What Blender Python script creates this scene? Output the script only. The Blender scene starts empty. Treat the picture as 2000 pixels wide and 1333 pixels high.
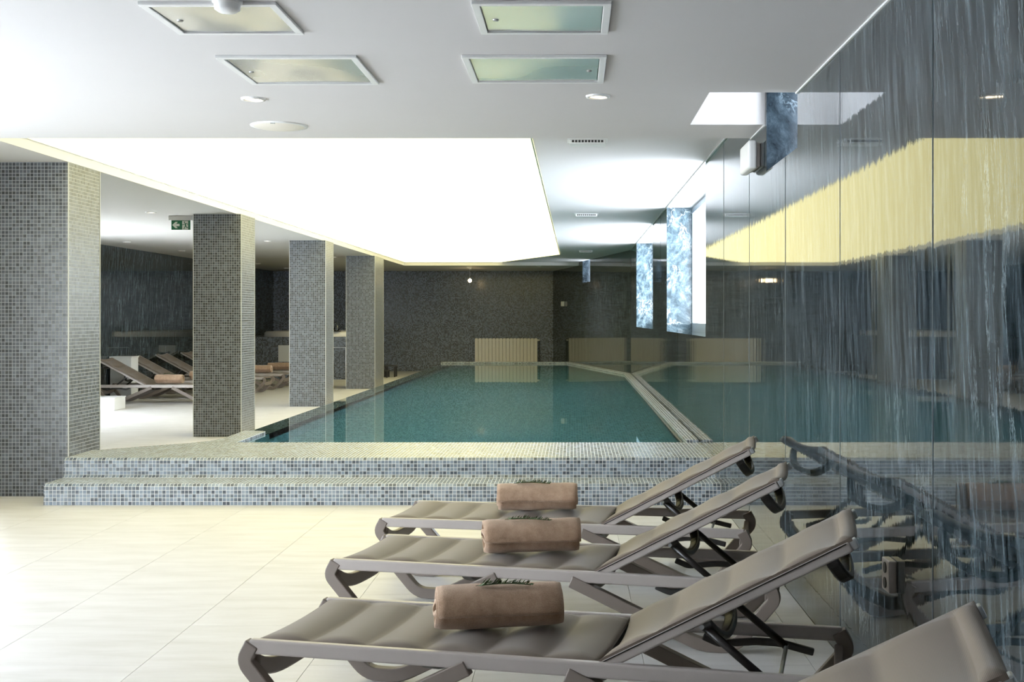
import bpy, bmesh, math, random
from mathutils import Vector, Matrix
random.seed(7)
S = bpy.context.scene
COL = S.collection
PI = math.pi

# ------------------------------------------------------------------ camera
cd = bpy.data.cameras.new('camera'); cam = bpy.data.objects.new('camera', cd); COL.objects.link(cam)
cd.sensor_width = 36.0; cd.lens = 36.0 * 2300 / 2000
cd.shift_x = -0.06; cd.shift_y = -0.02275
cd.clip_start = 0.05; cd.clip_end = 200
cam.location = (0, 0, 1.40); cam.rotation_euler = (PI / 2, 0, 0)
S.camera = cam

# ------------------------------------------------------------------ world (overcast daylight) and exposure
W = bpy.data.worlds.new('overcast_sky'); S.world = W; W.use_nodes = True
bg = W.node_tree.nodes['Background']
bg.inputs[0].default_value = (0.87, 0.93, 1.0, 1); bg.inputs[1].default_value = 17.5
vs = S.view_settings
vs.view_transform = 'Standard'; vs.look = 'None'; vs.exposure = 0.0; vs.gamma = 1.0; vs.use_curve_mapping = False
S.cycles.use_denoising = True
PANEL = (2.5, 2.30, 1.16)

# ------------------------------------------------------------------ measures
P = 0.02814            # mosaic pitch
XW = 1.10              # right wall plane
XL = -7.85             # left wall plane
ZN = 2.51              # ceiling height over the loungers
ZP = 2.70              # ceiling height over the pool
ZS = 2.62              # ceiling height over the side aisle and the far end
YN = 7.28              # end of the near ceiling
YB = 30.8              # back wall
YF = 27.5              # far edge of the pool ceiling
WZ = 0.289             # water level
RZ = 0.3126            # rim level
A0 = Vector((-0.536, YB, 0)); A1 = Vector((XW, 22.59, 0))   # slanted wall
TOP = 2.95

# ------------------------------------------------------------------ materials
def mat(name):
    m = bpy.data.materials.new(name); m.use_nodes = True
    nt = m.node_tree; b = nt.nodes['Principled BSDF']
    return m, nt, b
def N(nt, t, **kw):
    n = nt.nodes.new(t)
    for k, v in kw.items():
        if k in n.inputs: n.inputs[k].default_value = v
        else: setattr(n, k, v)
    return n
def L(nt, a, b): nt.links.new(a, b)
def plain(name, c, rough=0.5, metal=0.0, var=0.06, scale=20, bump=0.0, spec=0.5):
    m, nt, b = mat(name)
    tc = N(nt, 'ShaderNodeTexCoord'); no = N(nt, 'ShaderNodeTexNoise'); no.inputs['Scale'].default_value = scale
    no.inputs['Detail'].default_value = 4
    L(nt, tc.outputs['Object'], no.inputs['Vector'])
    mr = N(nt, 'ShaderNodeMapRange'); mr.inputs['To Min'].default_value = 1 - var; mr.inputs['To Max'].default_value = 1 + var
    L(nt, no.outputs['Fac'], mr.inputs['Value'])
    mx = N(nt, 'ShaderNodeVectorMath', operation='SCALE'); mx.inputs[0].default_value = c
    L(nt, mr.outputs[0], mx.inputs['Scale']); L(nt, mx.outputs[0], b.inputs['Base Color'])
    b.inputs['Roughness'].default_value = rough; b.inputs['Metallic'].default_value = metal
    b.inputs['Specular IOR Level'].default_value = spec
    if bump:
        bp = N(nt, 'ShaderNodeBump'); bp.inputs['Strength'].default_value = bump; bp.inputs['Distance'].default_value = 0.003
        L(nt, no.outputs['Fac'], bp.inputs['Height']); L(nt, bp.outputs[0], b.inputs['Normal'])
    return m
def ramp(nt, stops, interp='LINEAR'):
    r = N(nt, 'ShaderNodeValToRGB'); r.color_ramp.interpolation = interp
    e = r.color_ramp.elements
    while len(e) < len(stops): e.new(0.5)
    for i, (p, c) in enumerate(stops):
        e[i].position = p; e[i].color = (c[0], c[1], c[2], 1)
    return r
def mosaic(name, cols, grout, rough=0.30, gw=0.085, tilt=0.0):
    m, nt, b = mat(name)
    uv = N(nt, 'ShaderNodeUVMap')
    sc = N(nt, 'ShaderNodeVectorMath', operation='SCALE'); sc.inputs['Scale'].default_value = 1 / P
    L(nt, uv.outputs[0], sc.inputs[0])
    fl = N(nt, 'ShaderNodeVectorMath', operation='FLOOR'); L(nt, sc.outputs[0], fl.inputs[0])
    fr = N(nt, 'ShaderNodeVectorMath', operation='FRACTION'); L(nt, sc.outputs[0], fr.inputs[0])
    wn = N(nt, 'ShaderNodeTexWhiteNoise'); L(nt, fl.outputs[0], wn.inputs['Vector'])
    rp = ramp(nt, [(i / len(cols), c) for i, c in enumerate(cols)], 'CONSTANT'); L(nt, wn.outputs['Value'], rp.inputs[0])
    # fine cloudiness inside each tile
    no = N(nt, 'ShaderNodeTexNoise'); no.inputs['Scale'].default_value = 120; L(nt, uv.outputs[0], no.inputs['Vector'])
    mr = N(nt, 'ShaderNodeMapRange'); mr.inputs['To Min'].default_value = 0.75; mr.inputs['To Max'].default_value = 1.25
    L(nt, no.outputs['Fac'], mr.inputs['Value'])
    tint = N(nt, 'ShaderNodeVectorMath', operation='SCALE'); L(nt, rp.outputs[0], tint.inputs[0]); L(nt, mr.outputs[0], tint.inputs['Scale'])
    se = N(nt, 'ShaderNodeSeparateXYZ'); L(nt, fr.outputs[0], se.inputs[0])
    ds = []
    for ax in ('X', 'Y'):
        a = N(nt, 'ShaderNodeMath', operation='SUBTRACT'); a.inputs[1].default_value = 0.5; L(nt, se.outputs[ax], a.inputs[0])
        c = N(nt, 'ShaderNodeMath', operation='ABSOLUTE'); L(nt, a.outputs[0], c.inputs[0]); ds.append(c)
    mxm = N(nt, 'ShaderNodeMath', operation='MAXIMUM'); L(nt, ds[0].outputs[0], mxm.inputs[0]); L(nt, ds[1].outputs[0], mxm.inputs[1])
    mk = N(nt, 'ShaderNodeMapRange', interpolation_type='SMOOTHSTEP')
    mk.inputs['From Min'].default_value = 0.5 - gw; mk.inputs['From Max'].default_value = 0.5 - gw * 0.55
    L(nt, mxm.outputs[0], mk.inputs['Value'])
    mix = N(nt, 'ShaderNodeMix', data_type='RGBA'); L(nt, mk.outputs[0], mix.inputs[0])
    L(nt, tint.outputs[0], mix.inputs[6]); mix.inputs[7].default_value = (*grout, 1)
    L(nt, mix.outputs[2], b.inputs['Base Color'])
    rr = N(nt, 'ShaderNodeMapRange'); rr.inputs['To Min'].default_value = rough; rr.inputs['To Max'].default_value = 0.75
    L(nt, mk.outputs[0], rr.inputs['Value']); L(nt, rr.outputs[0], b.inputs['Roughness'])
    hh = N(nt, 'ShaderNodeMath', operation='SUBTRACT'); hh.inputs[0].default_value = 1.0; L(nt, mk.outputs[0], hh.inputs[1])
    bp = N(nt, 'ShaderNodeBump'); bp.inputs['Strength'].default_value = 0.6; bp.inputs['Distance'].default_value = 0.0015
    L(nt, hh.outputs[0], bp.inputs['Height']); L(nt, bp.outputs[0], b.inputs['Normal'])
    # hand-set tiles: every chip is tipped a little its own way
    ge = N(nt, 'ShaderNodeNewGeometry'); c0 = N(nt, 'ShaderNodeVectorMath', operation='SUBTRACT'); c0.inputs[1].default_value = (0.5, 0.5, 0.5)
    L(nt, wn.outputs['Color'], c0.inputs[0]); c1 = N(nt, 'ShaderNodeVectorMath', operation='SCALE'); c1.inputs['Scale'].default_value = 0.03; L(nt, c0.outputs[0], c1.inputs[0])
    c2 = N(nt, 'ShaderNodeVectorMath', operation='ADD'); L(nt, ge.outputs['Normal'], c2.inputs[0]); L(nt, c1.outputs[0], c2.inputs[1])
    c3 = N(nt, 'ShaderNodeVectorMath', operation='NORMALIZE'); L(nt, c2.outputs[0], c3.inputs[0]); L(nt, c3.outputs[0], bp.inputs['Normal'])
    return m
def marble(name, base, light, vein, vscale=(9, 9, 0.9), rough=0.03, swirl=False):
    m, nt, b = mat(name)
    tc = N(nt, 'ShaderNodeTexCoord'); oi = N(nt, 'ShaderNodeObjectInfo')
    off = N(nt, 'ShaderNodeVectorMath', operation='SCALE'); off.inputs[0].default_value = (13.1, 17.7, 9.3)
    L(nt, oi.outputs['Random'], off.inputs['Scale'])
    ad = N(nt, 'ShaderNodeVectorMath', operation='ADD'); L(nt, tc.outputs['Object'], ad.inputs[0]); L(nt, off.outputs[0], ad.inputs[1])
    # low-frequency warp
    w1 = N(nt, 'ShaderNodeTexNoise'); w1.inputs['Scale'].default_value = 1.6; w1.inputs['Detail'].default_value = 3; L(nt, ad.outputs[0], w1.inputs['Vector'])
    ws = N(nt, 'ShaderNodeVectorMath', operation='SCALE'); ws.inputs['Scale'].default_value = 0.5 if swirl else 0.10
    L(nt, w1.outputs['Color'], ws.inputs[0])
    a2 = N(nt, 'ShaderNodeVectorMath', operation='ADD'); L(nt, ad.outputs[0], a2.inputs[0]); L(nt, ws.outputs[0], a2.inputs[1])
    mp = N(nt, 'ShaderNodeMapping'); mp.inputs['Scale'].default_value = vscale; ro = N(nt, 'ShaderNodeMapping'); ro.inputs['Rotation'].default_value = (0.0, 0, 0) if swirl else (0.13, 0.05, 0); L(nt, a2.outputs[0], ro.inputs['Vector']); L(nt, ro.outputs[0], mp.inputs['Vector'])
    n1 = N(nt, 'ShaderNodeTexNoise'); n1.inputs['Scale'].default_value = 2.4 if swirl else 2.9; n1.inputs['Detail'].default_value = 10; n1.inputs['Roughness'].default_value = 0.74
    L(nt, mp.outputs[0], n1.inputs['Vector'])
    r1 = ramp(nt, [(0.40, base), (0.51, tuple(0.72 * x + 0.28 * y for x, y in zip(base, light))), (0.66, light)]); L(nt, n1.outputs['Fac'], r1.inputs[0])
    # thin bright veins: ridges of another noise
    n2 = N(nt, 'ShaderNodeTexNoise'); n2.inputs['Scale'].default_value = 0.9 if not swirl else 1.6; n2.inputs['Detail'].default_value = 9; n2.inputs['Roughness'].default_value = 0.6 if swirl else 0.72
    L(nt, mp.outputs[0], n2.inputs['Vector'])
    s2 = N(nt, 'ShaderNodeMath', operation='SUBTRACT'); s2.inputs[1].default_value = 0.5; L(nt, n2.outputs['Fac'], s2.inputs[0])
    ab = N(nt, 'ShaderNodeMath', operation='ABSOLUTE'); L(nt, s2.outputs[0], ab.inputs[0])
    vm = N(nt, 'ShaderNodeMapRange', interpolation_type='SMOOTHSTEP'); vm.inputs['From Min'].default_value = 0.024 if swirl else 0.009; vm.inputs['From Max'].default_value = 0.0
    vm.inputs['To Min'].default_value = 0; vm.inputs['To Max'].default_value = 0.85 if swirl else 0.55
    L(nt, ab.outputs[0], vm.inputs['Value'])
    # veins only in patches
    n3 = N(nt, 'ShaderNodeTexNoise'); n3.inputs['Scale'].default_value = 2.3; n3.inputs['Detail'].default_value = 2; L(nt, ad.outputs[0], n3.inputs['Vector'])
    pm = N(nt, 'ShaderNodeMapRange', interpolation_type='SMOOTHSTEP'); pm.inputs['From Min'].default_value = 0.44; pm.inputs['From Max'].default_value = 0.64
    L(nt, n3.outputs['Fac'], pm.inputs['Value'])
    mu = N(nt, 'ShaderNodeMath', operation='MULTIPLY'); L(nt, vm.outputs[0], mu.inputs[0]); L(nt, pm.outputs[0], mu.inputs[1])
    mix = N(nt, 'ShaderNodeMix', data_type='RGBA'); L(nt, mu.outputs[0], mix.inputs[0]); L(nt, r1.outputs[0], mix.inputs[6]); mix.inputs[7].default_value = (*vein, 1)
    L(nt, mix.outputs[2], b.inputs['Base Color'])
    b.inputs['Roughness'].default_value = rough; b.inputs['IOR'].default_value = 1.55
    # polish ripples, long and vertical, that make reflections ragged
    mp2 = N(nt, 'ShaderNodeMapping'); mp2.inputs['Scale'].default_value = (14, 14, 0.6); L(nt, ad.outputs[0], mp2.inputs['Vector'])
    n4 = N(nt, 'ShaderNodeTexNoise'); n4.inputs['Scale'].default_value = 1.0; n4.inputs['Detail'].default_value = 3; L(nt, mp2.outputs[0], n4.inputs['Vector'])
    bp = N(nt, 'ShaderNodeBump'); bp.inputs['Strength'].default_value = 0.10; bp.inputs['Distance'].default_value = 0.004
    L(nt, n4.outputs['Fac'], bp.inputs['Height']); L(nt, bp.outputs[0], b.inputs['Normal'])
    return m
def emis(name, c, s):
    m, nt, b = mat(name)
    e = N(nt, 'ShaderNodeEmission'); e.inputs[0].default_value = (*c, 1); e.inputs[1].default_value = s
    L(nt, e.outputs[0], nt.nodes['Material Output'].inputs[0])
    return m
def thin_glass(name, tint=(0.95, 0.98, 1.0), rough=0.0):
    m, nt, b = mat(name)
    t = N(nt, 'ShaderNodeBsdfTransparent'); t.inputs[0].default_value = (*tint, 1)
    g = N(nt, 'ShaderNodeBsdfGlossy'); g.inputs['Roughness'].default_value = rough
    f = N(nt, 'ShaderNodeFresnel'); f.inputs[0].default_value = 1.5
    x = N(nt, 'ShaderNodeMixShader'); L(nt, f.outputs[0], x.inputs[0]); L(nt, t.outputs[0], x.inputs[1]); L(nt, g.outputs[0], x.inputs[2])
    L(nt, x.outputs[0], nt.nodes['Material Output'].inputs[0])
    return m

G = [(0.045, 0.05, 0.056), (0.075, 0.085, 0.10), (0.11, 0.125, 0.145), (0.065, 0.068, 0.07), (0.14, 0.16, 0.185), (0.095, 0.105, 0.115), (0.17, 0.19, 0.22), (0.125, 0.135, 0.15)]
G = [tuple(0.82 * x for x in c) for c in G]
GS = [(0.14, 0.17, 0.21), (0.22, 0.27, 0.34), (0.28, 0.34, 0.41), (0.18, 0.21, 0.25), (0.34, 0.40, 0.48), (0.24, 0.28, 0.34), (0.31, 0.37, 0.45), (0.10, 0.12, 0.15)]  # same mosaic in lighter tones, brightness of the lit steps put into colour
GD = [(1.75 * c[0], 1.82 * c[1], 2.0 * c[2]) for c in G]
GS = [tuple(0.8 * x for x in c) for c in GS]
GW = [tuple(1.7 * x for x in c) for c in [(0.06, 0.14, 0.18), (0.085, 0.19, 0.24), (0.12, 0.25, 0.31), (0.10, 0.22, 0.27), (0.15, 0.30, 0.36), (0.075, 0.165, 0.205)]]
M = {}
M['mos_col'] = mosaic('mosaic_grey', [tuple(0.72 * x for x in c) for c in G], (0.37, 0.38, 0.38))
M['mos_step_lit'] = mosaic('mosaic_steps_lit', GS, (0.66, 0.67, 0.67), rough=0.22, gw=0.085)
M['mos_wall'] = mosaic('mosaic_charcoal', GD, (0.22, 0.22, 0.23), rough=0.16)
M['mos_pool'] = mosaic('mosaic_pool', GW, (0.34, 0.52, 0.56))
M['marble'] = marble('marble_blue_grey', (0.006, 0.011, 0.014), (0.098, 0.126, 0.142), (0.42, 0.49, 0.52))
M['marble_reveal_lit'] = marble('marble_reveal_lit', (0.030, 0.055, 0.072), (0.26, 0.36, 0.42), (0.70, 0.78, 0.82), vscale=(4.2, 4.2, 3.0), rough=0.12, swirl=True)  # reveal marble with daylight from the panes painted into its tones
M['marble_shaded'] = marble('marble_reveal_shaded', (0.010, 0.016, 0.022), (0.06, 0.085, 0.105), (0.22, 0.28, 0.32), vscale=(3.5, 3.5, 2.5), rough=0.12, swirl=True)  # reveal marble darkened in colour for the shade at the high windows
M['joint'] = plain('corner_joint_grout', (0.50, 0.50, 0.46), 0.6)
M['slab_joint'] = plain('slab_joint_filler', (0.24, 0.26, 0.27), 0.5)
M['paint'] = plain('white_paint', (0.60, 0.585, 0.58), 0.7, var=0.015, scale=3)
M['paint_warm'] = plain('cream_paint', (0.62, 0.60, 0.57), 0.6, var=0.01, scale=3)
M['white'] = plain('white_plastic', (0.78, 0.78, 0.77), 0.35, var=0.02)
M['rad'] = plain('radiator_enamel', (0.74, 0.70, 0.63), 0.35, var=0.02)
M['grout'] = plain('floor_grout', (0.50, 0.45, 0.38), 0.8)
M['alu'] = plain('aluminium', (0.72, 0.73, 0.73), 0.32, metal=0.9, var=0.03)
M['frame_blue'] = plain('window_frame_grey', (0.30, 0.36, 0.42), 0.35, metal=0.4, var=0.03)
M['hatch'] = plain('hatch_polished', (0.82, 0.82, 0.78), 0.13, metal=0.6, var=0.02, scale=4)
M['rail'] = plain('taupe_rail', (0.43, 0.385, 0.355), 0.30, var=0.03, scale=30)
M['leg'] = plain('taupe_leg', (0.205, 0.168, 0.143), 0.45, var=0.04, scale=30)
M['dark'] = plain('dark_plastic', (0.035, 0.034, 0.034), 0.42, var=0.1)
M['strut'] = plain('black_tube', (0.018, 0.015, 0.014), 0.35, var=0.1)
M['steel'] = plain('grey_steel', (0.45, 0.47, 0.48), 0.35, metal=0.8)
M['green'] = plain('sign_green', (0.01, 0.16, 0.07), 0.4)
M['sign_white'] = plain('sign_white', (0.75, 0.80, 0.72), 0.4)
M['black'] = plain('black_plastic', (0.012, 0.012, 0.013), 0.4)
M['stem'] = plain('rosemary_stem', (0.10, 0.075, 0.04), 0.7)
M['needle'] = plain('rosemary_needle', (0.075, 0.135, 0.045), 0.5, var=0.35, scale=60)
M['acrylic'] = plain('tub_acrylic', (0.80, 0.76, 0.72), 0.12, var=0.01)
M['panel'] = emis('luminous_membrane', (PANEL[0] / PANEL[0], PANEL[1] / PANEL[0], PANEL[2] / PANEL[0]), PANEL[0])
M['lamp'] = emis('warm_lamp', (1.0, 0.80, 0.52), 14)
M['bulb'] = emis('warm_bulb', (1.0, 0.74, 0.40), 45)
M['glass'] = thin_glass('window_glass')
M['clear'] = thin_glass('clear_glass', (0.9, 0.93, 0.93))
# floor stone
m, nt, b = mat('beige_stone'); M['stone'] = m
tc = N(nt, 'ShaderNodeTexCoord'); oi = N(nt, 'ShaderNodeObjectInfo'); gm = N(nt, 'ShaderNodeNewGeometry')
mp = N(nt, 'ShaderNodeMapping'); mp.inputs['Scale'].default_value = (0.9, 4.5, 1); L(nt, gm.outputs['Position'], mp.inputs['Vector'])
ofs = N(nt, 'ShaderNodeVectorMath', operation='SCALE'); ofs.inputs[0].default_value = (31, 47, 0); L(nt, oi.outputs['Random'], ofs.inputs['Scale'])
ad = N(nt, 'ShaderNodeVectorMath', operation='ADD'); L(nt, mp.outputs[0], ad.inputs[0]); L(nt, ofs.outputs[0], ad.inputs[1])
n1 = N(nt, 'ShaderNodeTexNoise'); n1.inputs['Scale'].default_value = 2.2; n1.inputs['Detail'].default_value = 8; n1.inputs['Roughness'].default_value = 0.62; L(nt, ad.outputs[0], n1.inputs['Vector'])
r1 = ramp(nt, [(0.30, (0.56, 0.54, 0.505)), (0.52, (0.635, 0.615, 0.59)), (0.75, (0.69, 0.675, 0.655))]); L(nt, n1.outputs['Fac'], r1.inputs[0])
L(nt, r1.outputs[0], b.inputs['Base Color']); b.inputs['Roughness'].default_value = 0.42
bp = N(nt, 'ShaderNodeBump'); bp.inputs['Strength'].default_value = 0.08; bp.inputs['Distance'].default_value = 0.002
L(nt, n1.outputs['Fac'], bp.inputs['Height']); L(nt, bp.outputs[0], b.inputs['Normal'])
# sling fabric
m, nt, b = mat('taupe_sling'); M['fabric'] = m
tc = N(nt, 'ShaderNodeTexCoord')
wv = []
for ax in (0, 1):
    mp = N(nt, 'ShaderNodeMapping'); mp.inputs['Rotation'].default_value = (0, 0, ax * PI / 2); L(nt, tc.outputs['Object'], mp.inputs['Vector'])
    w = N(nt, 'ShaderNodeTexWave'); w.inputs['Scale'].default_value = 95; w.inputs['Distortion'].default_value = 0.6; L(nt, mp.outputs[0], w.inputs['Vector']); wv.append(w)
mul = N(nt, 'ShaderNodeMath', operation='MULTIPLY'); L(nt, wv[0].outputs['Fac'], mul.inputs[0]); L(nt, wv[1].outputs['Fac'], mul.inputs[1])
r1 = ramp(nt, [(0, (0.140, 0.106, 0.080)), (1, (0.212, 0.166, 0.128))]); L(nt, mul.outputs[0], r1.inputs[0]); L(nt, r1.outputs[0], b.inputs['Base Color'])
b.inputs['Roughness'].default_value = 0.62; b.inputs['Sheen Weight'].default_value = 0.15
bp = N(nt, 'ShaderNodeBump'); bp.inputs['Strength'].default_value = 0.25; bp.inputs['Distance'].default_value = 0.0008
L(nt, mul.outputs[0], bp.inputs['Height']); L(nt, bp.outputs[0], b.inputs['Normal'])
# towel
m, nt, b = mat('brown_terry'); M['towel'] = m
tc = N(nt, 'ShaderNodeTexCoord')
n1 = N(nt, 'ShaderNodeTexNoise'); n1.inputs['Scale'].default_value = 420; n1.inputs['Detail'].default_value = 3; L(nt, tc.outputs['Object'], n1.inputs['Vector'])
n2 = N(nt, 'ShaderNodeTexNoise'); n2.inputs['Scale'].default_value = 28; n2.inputs['Detail'].default_value = 4; L(nt, tc.outputs['Object'], n2.inputs['Vector'])
avg = N(nt, 'ShaderNodeMix', data_type='FLOAT'); avg.inputs[0].default_value = 0.4; L(nt, n1.outputs['Fac'], avg.inputs[2]); L(nt, n2.outputs['Fac'], avg.inputs[3])
r1 = ramp(nt, [(0.32, (0.34, 0.215, 0.135)), (0.68, (0.61, 0.425, 0.295))]); L(nt, avg.outputs[0], r1.inputs[0]); L(nt, r1.outputs[0], b.inputs['Base Color'])
b.inputs['Roughness'].default_value = 0.95; b.inputs['Sheen Weight'].default_value = 0.7; b.inputs['Sheen Roughness'].default_value = 0.5
b.inputs['Sheen Tint'].default_value = (0.95, 0.82, 0.72, 1); b.inputs['Specular IOR Level'].default_value = 0.1
bp = N(nt, 'ShaderNodeBump'); bp.inputs['Strength'].default_value = 0.7; bp.inputs['Distance'].default_value = 0.004
L(nt, n1.outputs['Fac'], bp.inputs['Height']); L(nt, bp.outputs[0], b.inputs['Normal'])
# water
m, nt, b = mat('pool_water'); M['water'] = m
b.inputs['Base Color'].default_value = (0.52, 0.84, 0.92, 1); b.inputs['Roughness'].default_value = 0.0
b.inputs['Transmission Weight'].default_value = 1.0; b.inputs['IOR'].default_value = 1.333
tc = N(nt, 'ShaderNodeTexCoord'); n1 = N(nt, 'ShaderNodeTexNoise'); n1.inputs['Scale'].default_value = 1.3; n1.inputs['Detail'].default_value = 2
L(nt, tc.outputs['Object'], n1.inputs['Vector'])
bp = N(nt, 'ShaderNodeBump'); bp.inputs['Strength'].default_value = 0.02; bp.inputs['Distance'].default_value = 0.01
L(nt, n1.outputs['Fac'], bp.inputs['Height']); L(nt, bp.outputs[0], b.inputs['Normal'])

# ------------------------------------------------------------------ mesh helpers
class MB:
    def __init__(s): s.v = []; s.f = []; s.uv = []; s.sm = []
    def face(s, pts, uvs=None, smooth=False):
        i = len(s.v); s.v += [tuple(p) for p in pts]; s.f.append(tuple(range(i, i + len(pts))))
        if uvs is None:
            a, b_, c = (Vector(pts[0]), Vector(pts[1]), Vector(pts[-1]))
            n = (b_ - a).cross(c - a); ax = max(range(3), key=lambda k: abs(n[k]))
            uvs = [(p[1], p[2]) if ax == 0 else (p[0], p[2]) if ax == 1 else (p[0], p[1]) for p in pts]
        s.uv.append(uvs); s.sm.append(smooth); return s
    def box(s, x0, x1, y0, y1, z0, z1):
        p = lambda x, y, z: (x, y, z)
        s.face([p(x0, y0, z0), p(x1, y0, z0), p(x1, y0, z1), p(x0, y0, z1)])
        s.face([p(x1, y1, z0), p(x0, y1, z0), p(x0, y1, z1), p(x1, y1, z1)])
        s.face([p(x0, y1, z0), p(x0, y0, z0), p(x0, y0, z1), p(x0, y1, z1)])
        s.face([p(x1, y0, z0), p(x1, y1, z0), p(x1, y1, z1), p(x1, y0, z1)])
        s.face([p(x0, y0, z1), p(x1, y0, z1), p(x1, y1, z1), p(x0, y1, z1)])
        s.face([p(x0, y1, z0), p(x1, y1, z0), p(x1, y0, z0), p(x0, y0, z0)])
        return s
    def prism(s, poly, z0, z1):
        """poly: ccw list of (x, y)"""
        n = len(poly)
        s.face([(x, y, z1) for x, y in poly]); s.face([(x, y, z0) for x, y in reversed(poly)])
        d = 0
        for i in range(n):
            a, b_ = poly[i], poly[(i + 1) % n]
            l = math.hypot(b_[0] - a[0], b_[1] - a[1])
            s.face([(*a, z0), (*b_, z0), (*b_, z1), (*a, z1)], [(d, z0), (d + l, z0), (d + l, z1), (d, z1)]); d += l
        return s
    def grid(s, rows, smooth=True, flip=False, close=False):
        for i in range(len(rows) - 1):
            m = len(rows[i])
            for j in range(m if close else m - 1):
                k = (j + 1) % m
                q = [rows[i][j], rows[i][k], rows[i + 1][k], rows[i + 1][j]]
                if flip: q.reverse()
                s.face(q, smooth=smooth)
        return s
    def tube(s, pts, r, n=8, caps=True, rfun=None):
        pts = [Vector(p) for p in pts]; rows = []; up = None
        for i, p in enumerate(pts):
            t = (pts[min(i + 1, len(pts) - 1)] - pts[max(i - 1, 0)]).normalized()
            if up is None: up = t.orthogonal().normalized()
            up = (up - t * up.dot(t)).normalized(); sd = t.cross(up)
            rr = rfun(i / (len(pts) - 1)) if rfun else r
            rows.append([p + (up * math.cos(2 * PI * k / n) + sd * math.sin(2 * PI * k / n)) * rr for k in range(n)])
        s.grid(rows, close=True)
        if caps: s.face(list(reversed(rows[0]))); s.face(rows[-1])
        return s
    def lathe(s, prof, c=(0, 0, 0), n=28, flip=False):
        rows = [[(c[0] + r * math.cos(2 * PI * k / n), c[1] + r * math.sin(2 * PI * k / n), c[2] + z) for k in range(n)] for r, z in prof]
        s.grid(rows, close=True, flip=flip); return s
    def mesh(s, name, m, weld=True):
        me = bpy.data.meshes.new(name); me.from_pydata(s.v, [], s.f)
        ul = me.uv_layers.new(name='UVMap'); k = 0
        for f, u in zip(s.f, s.uv):
            for q in u: ul.data[k].uv = (q[0], q[1]); k += 1
        for p, q in zip(me.polygons, s.sm): p.use_smooth = q
        if weld:
            bm = bmesh.new(); bm.from_mesh(me); bmesh.ops.remove_doubles(bm, verts=bm.verts, dist=1e-5); bm.to_mesh(me); bm.free()
        me.materials.append(m); me.update(); return me
    def build(s, name, m, parent=None, weld=True, bevel=0, seg=2):
        o = bpy.data.objects.new(name, s.mesh(name, m, weld)); COL.objects.link(o)
        if parent is not None: o.parent = parent
        if bevel:
            md = o.modifiers.new('bevel', 'BEVEL'); md.width = bevel; md.segments = seg; md.limit_method = 'ANGLE'; md.angle_limit = math.radians(40)
            md.harden_normals = False
        return o
def tag(o, label=None, cat=None, group=None, kind=None):
    if label: o['label'] = label
    if cat: o['category'] = cat
    if group: o['group'] = group
    if kind: o['kind'] = kind
    return o
def empty(name, loc=(0, 0, 0), rz=0.0):
    o = bpy.data.objects.new(name, None); COL.objects.link(o); o.location = loc; o.rotation_euler = (0, 0, rz); o.empty_display_size = 0.1
    return o
def copy_tree(o, parent=None):
    c = o.copy(); COL.objects.link(c); c.parent = parent
    for ch in list(o.children): copy_tree(ch, c)
    return c
def struct(o): o['kind'] = 'structure'; return o
def box(name, m, x0, x1, y0, y1, z0, z1, parent=None, bevel=0): return MB().box(x0, x1, y0, y1, z0, z1).build(name, m, parent, bevel=bevel)

# ================================================================== THE SETTING
# ---- floor slab with single stone tiles
FX0, FX1 = XL - 0.2, XW
fl = MB()
fl.box(-5.4, FX1 + 0.3, -2.0, 10.0, -0.30, -0.012)
fl.box(XL - 0.3, -3.10, 10.0, YB + 0.3, -0.30, -0.012)
fl.box(XL - 0.3, -5.4, 8.9, 10.0, -0.30, -0.012)
fl.box(-3.10, 2.0, 28.3, YB + 0.3, -0.30, -0.012)
floor = struct(fl.build('floor', M['grout']))
TX, TY, GAP = 0.675, 1.21, 0.0022
tile_mesh = {}
def floor_tile(x0, x1, y0, y1):
    w, d = round(x1 - x0, 4), round(y1 - y0, 4)
    if w < 0.03 or d < 0.03: return
    if (w, d) not in tile_mesh:
        q = MB().box(0, w - GAP, 0, d - GAP, -0.012, 0.0)
        tile_mesh[(w, d)] = q.mesh('floor_tile', M['stone'])
    o = bpy.data.objects.new('floor_tile', tile_mesh[(w, d)]); COL.objects.link(o); o.parent = floor; o.location = (x0 + GAP / 2, y0 + GAP / 2, 0)
def tile_zone(xa, xb, ya, yb):
    i0 = math.floor((xa + 1.065) / TX)
    i = i0
    while -1.065 + i * TX < xb:
        x0, x1 = max(xa, -1.065 + i * TX), min(xb, -1.065 + (i + 1) * TX)
        ph = 4.742 if i % 2 == 0 else 5.349
        j = math.floor((ya - ph) / TY)
        while ph + j * TY < yb:
            floor_tile(x0, x1, max(ya, ph + j * TY), min(yb, ph + (j + 1) * TY)); j += 1
        i += 1
tile_zone(-5.2, XW, 0.6, 8.78)
tile_zone(XL, -3.16, 8.78, YB)
tile_zone(-3.16, 0.0, 28.55, YB)

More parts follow.
